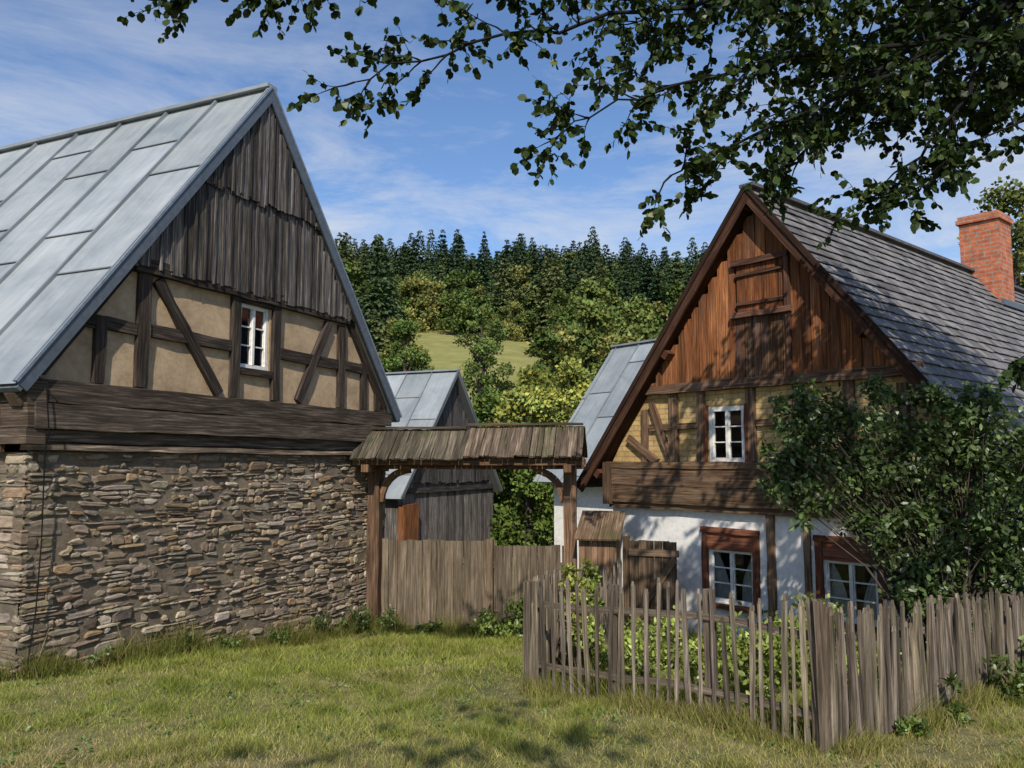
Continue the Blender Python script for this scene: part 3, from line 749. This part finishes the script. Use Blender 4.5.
# ---- grass
def grass():
    VS=[];CS=[]
    def addblades(x,y,h,w,dry,bright=1.0,lean=.5):
        n=len(x); z=gh(x,y)-.005
        P=np.stack([x,y,z],1); a=np.random.uniform(0,2*np.pi,n)
        S=np.stack([np.cos(a),np.sin(a),np.zeros(n)],1)*w[:,None]*.5
        ln=np.random.normal(size=(n,2))*lean
        T=P+np.stack([ln[:,0]*h,ln[:,1]*h,h],1)
        VS.append(np.stack([P-S,P+S,T],1).reshape(-1,3))
        g=np.array([.27,.31,.065]);d=np.array([.52,.4,.21])
        k=np.clip(dry+np.random.normal(size=n)*.25,0,1)[:,None]
        CS.append((g*(1-k)+d*k)*np.random.uniform(.45,1.3,(n,1))*(bright if np.isscalar(bright) else bright[:,None]))
    def patch(x,y): return .5+.2*np.sin(x*1.1+1.3*np.sin(y*.9))+.2*np.sin(y*1.9+x*.6)+.17*np.sin(x*3.1-y*2.3)+.14*np.sin(x*7.3+2*np.sin(y*5.1))
    def tuft(x,y): return np.clip(np.sin(x*5.3+1.7*np.sin(y*3.9+.4))*np.sin(y*6.1+1.9*np.sin(x*4.3)),0,1)
    def ok(x,y):
        lx=(x+4.92)*.4125+(y-8.36)*.911; ly=-(x+4.92)*.911+(y-8.36)*.4125
        b=(lx>0)&(lx<6.57)&(ly>0)
        hx=(x-3.65)*.655-(y-11.85)*.755; hy=(x-3.65)*.755+(y-11.85)*.655
        return ~(b|((abs(hx)<2.95)&(hy>0)))
    for (n,x0,x1,y0,y1,h0,h1,w) in ((170000,-5.2,6,4.6,8.3,.018,.055,.006),(95000,-6.5,5.5,8.3,13.8,.025,.075,.01),(16000,-3,3,13.8,20,.05,.14,.02)):
        x=np.random.uniform(x0,x1,n);y=np.random.uniform(y0,y1,n);m=ok(x,y);x=x[m];y=y[m];n=len(x)
        pt=patch(x,y); tf=tuft(x,y); dry=np.clip((pt-.36)*.85,0,.8)+np.clip((7.0-y)*.3,0,.42)-.3*tf
        keep=np.random.uniform(size=n)<np.clip(1.15-pt*.75+tf*.5,.22,1); x,y,dry,pt,tf=x[keep],y[keep],dry[keep],pt[keep],tf[keep]; n=len(x)
        addblades(x,y,np.random.uniform(h0,h1,n)*(1.2-pt*.6+1.5*tf),np.full(n,w)*np.random.uniform(.6,1.3,n),dry,1.05-.3*tf,.65)
    n=9000; x=np.random.uniform(-5,5.5,n); y=np.random.uniform(4.7,8.5,n); m=ok(x,y); x=x[m];y=y[m];n=len(x)
    addblades(x,y,np.random.uniform(.008,.02,n),np.random.uniform(.005,.009,n),np.full(n,1.),.9,3.5)
    def line(a,b,n,sp,h0,h1,dry=.15,br=.8):
        t=np.random.uniform(0,1,n);o=np.abs(np.random.normal(size=n))*sp
        dx,dy=b[0]-a[0],b[1]-a[1];L=math.hypot(dx,dy)
        x=a[0]+dx*t+dy/L*o; y=a[1]+dy*t-dx/L*o
        cl=.5+.5*np.sin(t*L*5+1)*np.sin(t*L*2.1)
        addblades(x,y,np.random.uniform(h0,h1,n)*(.3+cl*1.)*np.exp(-o*1.5),np.random.uniform(.006,.012,n),np.full(n,dry),br,.4)
    line((-4.9,8.3),(-2.2,14.2),10000,.2,.08,.42,.1,.5); line((-6.5,9.0),(-4.9,8.3),2500,.2,.1,.35,.2,.6)
    line((-4.9,8.3),(-2.2,14.2),500,.15,.35,.75,.8,.7)
    line((-2.2,13.7),(1.0,13.2),6000,.35,.15,.45,.1,.6)
    line((.17,7.75),(2.17,5.89),4500,.1,.08,.22,.4,.7); line((2.17,5.89),(.17,7.75),4500,.25,.12,.35,.1,.6)
    line((2.17,5.89),(4.7,7.85),5000,.12,.08,.22,.4,.7); line((4.7,7.85),(2.17,5.89),6000,.4,.15,.4,.1,.6)
    line((.1,7.7),(1.5,11.9),4500,.2,.1,.35,.1,.6)
    V=np.concatenate(VS);C=np.clip(np.concatenate(CS),.005,.6)
    link(bpy.data.objects.new('grass',np_mesh('grass',V,3,C,M_grass)))
grass()
def lawn_weeds():
    n=2600; cx=np.random.uniform(-5,4,260); cy=np.random.uniform(5,9.5,260); i=np.random.randint(0,260,n)
    x=cx[i]+np.random.normal(size=n)*.05; y=cy[i]+np.random.normal(size=n)*.05
    lx=(x+4.92)*.4125+(y-8.36)*.911; ly=-(x+4.92)*.911+(y-8.36)*.4125
    m=~((lx>0)&(ly>0)); x=x[m];y=y[m];n=len(x)
    P=np.stack([x,y,gh(x,y)+.01],1); D=np.random.normal(size=(n,3)); D[:,2]=np.abs(D[:,2])*.5
    v,k=leaf_verts(P,D,np.random.uniform(.02,.06,n),np.random.uniform(.012,.025,n),True,(0,0,2))
    link(bpy.data.objects.new('lawn_weeds',np_mesh('lawn_weeds',v,6,np.array([.12,.18,.045])*np.random.uniform(.6,1.4,(n,1)),M_leaf)))
lawn_weeds()

def leafcloud(name,clumps,n,ls,base,var=.45,stems=True,flowers=None,up=.3,aspect=.55):
    g=group(name)
    vol=np.array([c[3]**2 for c in clumps]);vol/=vol.sum(); VS=[];CS=[];P0=[]
    for c,f in zip(clumps,vol):
        m=int(n*f)
        sub=unit(np.random.normal(size=(max(4,m//45),3)))*c[3]*np.random.uniform(.2,1.1,(max(4,m//45),1))
        idx=np.random.randint(0,len(sub),m)
        P=np.array(c[:3])+sub[idx]+np.random.normal(size=(m,3))*c[3]*.17
        kb=np.random.uniform(.5,1.5,len(sub))[idx]
        P[:,2]=np.maximum(P[:,2],gh(P[:,0],P[:,1])+.02)
        D=np.random.normal(size=(m,3))+np.array([0,0,up])
        v,k=leaf_verts(P,D,ls*np.random.uniform(.6,1.3,m),ls*aspect*np.random.uniform(.7,1.2,m),True,(0,0,1.2))
        VS.append(v); CS.append(np.array(base)*(kb*np.random.uniform(1-var,1+var,m))[:,None]); P0.append(P[::90])
    me=np_mesh('foliage',np.concatenate(VS),6,np.clip(np.concatenate(CS),.004,.6),M_leaf); link(bpy.data.objects.new('foliage',me),g)
    if stems:
        mb=MB(); P0=np.concatenate(P0); bx,by=clumps[0][4] if len(clumps[0])>4 else (P0[:,0].mean(),P0[:,1].mean()); bz=float(gh(bx,by))
        for p in P0:
            b=np.array([bx+R(-.3,.3),by+R(-.15,.15),bz]); mid=(b*.55+p*.45)+np.array([0,0,.3*(p[2]-bz)*.5])
            mb.beam(b,mid,.02,.02,(0,-1,.1)); mb.beam(mid,p,.012,.012,(0,-1,.1),taper=.4)
        mb.obj('stems',[M_bark],g)
    return g
leafcloud('elder_bush',[(4.3,8.85,2.25,.5,(4.75,8.9)),(3.1,8.7,2.68,.27),(3.0,8.7,2.35,.27),(3.5,8.8,2.5,.4),(4.8,8.7,2.3,.52),(2.82,8.7,1.85,.24),(2.85,8.7,2.1,.22),(3.15,8.8,2.2,.33),(3.15,8.8,1.75,.3),(3.7,8.8,1.9,.42),(3.75,8.8,1.5,.35),(4.4,8.8,1.6,.5),(4.1,8.75,1.15,.35),(5.1,8.6,1.6,.55),(5.1,8.5,.95,.5),(4.5,8.7,1.0,.4),(4.3,8.7,.6,.35),(4.0,8.8,2.78,.22),(5.5,8.6,2.1,.5),(4.45,8.7,2.75,.22),(5.2,8.5,.3,.5),(4.9,8.7,2.75,.25),(4.6,8.6,.2,.4)],24000,.075,(.078,.115,.038),up=-.2)
leafcloud('garden_plants',[(x,yy,float(gh(x,yy))+h,r) for (x,yy,h,r) in [(1.2,8.0,.25,.28),(1.75,7.6,.3,.3),(2.2,7.3,.35,.32),(2.5,7.9,.35,.35),(1.5,8.9,.3,.35),(2.9,8.2,.35,.35),(2.1,8.6,.3,.35),(3.2,7.6,.25,.3),(.75,8.3,.45,.25),(.8,8.4,.85,.2),(2.5,7.2,.6,.15),(2.9,7.5,.65,.2)]],6500,.065,(.22,.27,.06),stems=False,up=.8)
leafcloud('climbing_shrub',[(.65,8.35,.95,.17,(.65,8.35)),(.62,8.3,.65,.2),(.7,8.4,.3,.25)],1500,.06,(.24,.25,.06))
leafcloud('nettle_patch',[(x,yy,float(gh(x,yy))+h,r) for (x,yy,h,r) in [(.1,12.6,.25,.35),(.5,12.0,.3,.35),(-.3,12.9,.2,.3),(.6,11.0,.2,.25),(-1.4,13.2,.12,.2),(.3,12.8,.4,.3)]],3400,.075,(.15,.2,.05),stems=False,up=.5)
leafcloud('wall_weeds',[(x,yy,float(gh(x,yy))+h,r) for (x,yy,h,r) in [(-3.95,9.9,.12,.16),(-3.6,10.6,.12,.15),(-3.2,11.6,.2,.2),(-2.8,12.4,.2,.22),(-2.4,13.1,.2,.25),(-4.4,8.9,.1,.12),(-1.9,13.2,.2,.22)]],1700,.05,(.09,.13,.035),stems=False,up=.6)
leafcloud('fern_patch',[(x,yy,float(gh(x,yy))+h,r) for (x,yy,h,r) in [(3.5,6.7,.12,.16),(4.2,7.2,.15,.2),(4.7,7.6,.18,.22),(5.0,7.5,.2,.25),(3.0,6.35,.08,.12)]],1500,.06,(.12,.17,.04),stems=False,up=.5)

# ---- overhanging alder
def alder():
    g=group('alder_tree'); rr=random.Random(21)
    cu=bpy.data.curves.new('branches','CURVE'); cu.dimensions='3D'; cu.bevel_depth=1.0; cu.bevel_resolution=0
    def spline(pts,rads):
        sp=cu.splines.new('POLY'); sp.points.add(len(pts)-1)
        for p,q,r in zip(sp.points,pts,rads): p.co=(*q,1); p.radius=r
    LP=[];LD=[]
    def rv(s=1): return Vector((rr.gauss(0,s),rr.gauss(0,s),rr.gauss(0,s)))
    def twig(p,d,L):
        pts=[p];q=p.copy();dd=d.normalized();n=4
        for i in range(n):
            dd=(dd+rv(.18)+Vector((0,0,-.06))).normalized(); q=q+dd*L/n; pts.append(q)
            for s in (0,1):
                LP.append(tuple(q-dd*L/n*rr.random())); LD.append(tuple((dd*.6+rv(.6)+Vector((0,0,-.45)))))
        LP.append(tuple(q)); LD.append(tuple(dd))
        spline(pts,[.003]*2+[.002]*2+[.0013])
    def side(p,d,L,dens=1.0):
        n=max(4,int(L/.11)); pts=[p];q=p.copy();dd=d.normalized()
        for i in range(n):
            dd=(dd+rv(.14)+Vector((0,0,-.05))).normalized(); q=q+dd*L/n; pts.append(q)
            if i>0:
                for s in range(2):
                    if rr.random()<.72*dens:
                        td=(dd*.7+rv(.75)); twig(q,td,rr.uniform(.1,.28))
        twig(q,dd,.22)
        spline(pts,[.009*(1-.7*i/n) for i in range(n+1)])
    def limb(ctrl,r0,r1,step,L0,L1,dens=1.0,start=0.0):
        pts=[]
        C=[Vector(c) for c in ctrl]
        for i in range(len(C)-1):
            p0=C[max(i-1,0)];p1=C[i];p2=C[i+1];p3=C[min(i+2,len(C)-1)]
            m=max(3,int((p2-p1).length/.2))
            for k in range(m):
                t=k/m; q=.5*((2*p1)+(-p0+p2)*t+(2*p0-5*p1+4*p2-p3)*t*t+(-p0+3*p1-3*p2+p3)*t**3)
                pts.append(q+rv(.02))
        pts.append(C[-1]); n=len(pts)
        spline(pts,[r0+(r1-r0)*i/(n-1) for i in range(n)])
        acc=0
        for i in range(1,n):
            acc+=(pts[i]-pts[i-1]).length
            if i/n<start: acc=0; continue
            while acc>step:
                acc-=step; d=(pts[i]-pts[i-1]).normalized()
                sd=(d*.55+rv(.6)); sd.z-=.1
                side(pts[i],sd,rr.uniform(L0,L1)*(1-.45*i/n),dens)
        side(pts[-1],(pts[-1]-pts[-2]),L0,dens)
    tz=float(gh(8.2,4.6))
    spline([(8.2,4.6,tz-.2),(8.1,4.6,2),(8.15,4.7,4),(8.0,4.8,6.2),(7.9,4.8,8.5),(7.9,4.9,10.5)],[.27,.23,.2,.17,.12,.06])
    limb([(8.0,4.8,6),(5.5,5.6,6.4),(3.2,6,6.0),(1.6,6.1,5.7),(.2,6.1,5.45),(-.7,6.1,5.2),(-1.2,6.0,4.98)],.06,.006,.13,.3,.65,.85,.2)
    limb([(3.2,6,6.0),(1.5,6,6.2),(-.3,5.9,6.0),(-1.5,5.8,5.7),(-2.55,5.8,5.62)],.03,.005,.14,.25,.5,.8)
    limb([(8.0,4.8,5.4),(5.5,5.5,5.7),(3.4,5.9,5.2),(2.2,6,4.75),(1.5,6,4.4),(1.2,6,4.25)],.05,.006,.12,.3,.65,.9,.2)
    limb([(3.4,5.9,5.3),(1.8,6,5.1),(.8,6,4.8),(.4,6,4.6)],.022,.005,.13,.25,.55,.85)
    limb([(8.0,4.8,7),(5.6,5.8,6.8),(4.0,6.2,5.8),(3.6,6.2,5.0),(3.2,6.2,4.5),(2.8,6.2,4.15)],.06,.006,.09,.3,.65,.95,.25)
    limb([(4.0,6.2,5.9),(3.0,6.4,5.3),(2.6,6.4,4.9),(2.3,6.4,4.5)],.03,.005,.1,.3,.6,.95)
    limb([(8.0,4.8,5.3),(5.8,5.6,5.4),(4.6,6,5.0),(3.9,6,4.7),(3.4,6,4.45)],.045,.005,.11,.25,.5,.9,.3)
    limb([(8.0,4.8,7.6),(5,6.8,7.2),(3.2,7.4,6.9),(2.2,7.5,6.5),(1.2,7.5,6.3)],.05,.006,.09,.4,.9,1,.25)
    limb([(8.0,4.8,6.6),(5.4,6.8,6.5),(4.2,7.3,6.1),(3.4,7.4,5.7),(2.6,7.4,5.4)],.05,.006,.08,.4,.9,1,.25)
    limb([(8.0,4.8,4.3),(6.2,5.8,3.9),(5.0,6.3,3.5),(4.45,6.4,3.2),(4.1,6.4,2.95)],.035,.004,.12,.2,.36,.9,.3)
    limb([(8.0,4.8,8.2),(6.0,5.5,7.4),(4.5,5.8,6.6),(3.0,5.8,6.1),(2.1,5.8,5.7)],.05,.006,.09,.4,.8,1,.25)
    limb([(8.0,4.8,6.5),(6.2,6.2,6.3),(5.2,6.6,5.9),(4.6,6.7,5.6),(4.1,6.7,5.2)],.05,.006,.08,.3,.65,1,.25)
    limb([(8.0,4.8,7.8),(6.4,6.8,7.4),(5.2,7.4,6.9),(4.2,7.6,6.3),(3.5,7.6,5.8)],.05,.006,.08,.4,.9,1,.25)
    limb([(8.0,4.8,8.6),(6.0,7.4,7.6),(4.6,8.2,7.0),(3.4,8.4,6.5),(2.4,8.4,6.3)],.05,.006,.08,.45,.95,1,.25)
    limb([(8.0,4.8,6.9),(6.6,7.2,6.6),(5.4,7.8,6.2),(4.5,8.0,5.9),(3.7,8.0,5.6)],.05,.006,.08,.4,.8,1,.25)
    cu.materials.append(M_bark); link(bpy.data.objects.new('branches',cu),g)
    P=np.array(LP);D=np.array(LD);n=len(P)
    print('alder leaves',n)
    l=np.random.uniform(.045,.09,n)
    v,k=leaf_verts(P,D,l,l*.82,True,(0,0,.8))
    c=np.array([.026,.044,.012])*np.random.uniform(.5,1.5,(n,1)); c[np.random.uniform(size=n)<.05]=(.1,.12,.03)
    link(bpy.data.objects.new('foliage',np_mesh('foliage',v,6,c,leafmat('alder_leaf',.15,.02))),g)
alder()
gt=group('shade_tree',(-.4,-6.2,float(gh(-.4,-6.2))))
me,cl=tree_mesh('crown',99,8.8,4.6,34,3600,.2,(.05,.075,.02),low=.5)
link(bpy.data.objects.new('crown',me),gt); trunk_obj(8.8,.2,cl,'trunk',gt,seed=4)

# ================================================================ SKY + SUN + CAMERA
sd=Vector((-.03,-1.0,0)).normalized(); el=math.radians(40)
tosun=Vector((sd.x*math.cos(el),sd.y*math.cos(el),math.sin(el)))
w=bpy.data.worlds.new('World'); scene.world=w; w.use_nodes=True; nt=w.node_tree
bg=nt.nodes['Background']; bg.inputs[1].default_value=.15
sky=N(nt,'ShaderNodeTexSky',sky_type='NISHITA'); sky.sun_disc=False; sky.sun_elevation=el; sky.sun_rotation=math.atan2(sd.x,sd.y)
sky.air_density=1.0; sky.dust_density=.7; sky.ozone_density=1.6
tc=N(nt,'ShaderNodeTexCoord').outputs['Generated']
mp=N(nt,'ShaderNodeMapping'); mp.inputs['Scale'].default_value=(1,1,4.2); mp.inputs['Rotation'].default_value=(0,.12,.3); nt.links.new(tc,mp.inputs[0])
n1=noise(nt,mp.outputs[0],2.3,12,.68,.5)
sep=N(nt,'ShaderNodeSeparateXYZ'); nt.links.new(tc,sep.inputs[0])
mr=N(nt,'ShaderNodeMapRange'); nt.links.new(sep.outputs[2],mr.inputs[0]); mr.inputs[1].default_value=.3; mr.inputs[2].default_value=.5; mr.inputs[3].default_value=1.0; mr.inputs[4].default_value=.2
cf=ramp(nt,n1,[(.42,(0,0,0)),(.68,(.85,.85,.85))])
cf=mix(nt,(0,0,0),cf,mr.outputs[0])
skyc=mix(nt,sky.outputs[0],(.72,.85,1.02),1,'MULTIPLY')
out=mix(nt,skyc,(4.9,5.05,5.3),cf)
nt.links.new(out,bg.inputs[0])
sun=bpy.data.lights.new('sun','SUN'); sun.energy=5.0; sun.angle=math.radians(.5); sun.color=(1,.92,.78)
so=bpy.data.objects.new('sun',sun); so.rotation_euler=(-tosun).to_track_quat('-Z','Y').to_euler(); so.location=(-10,-20,20); link(so)
cam=bpy.data.cameras.new('camera'); cam.lens=28.83; cam.sensor_width=36; cam.clip_end=2000; cam.clip_start=.05
co=bpy.data.objects.new('camera',cam); co.location=(0,0,2.1); co.rotation_euler=(math.radians(90+5.434),0,0); link(co); scene.camera=co
scene.view_settings.view_transform='Standard'; scene.view_settings.look='None'; scene.view_settings.exposure=0
print('objects',len(bpy.data.objects))
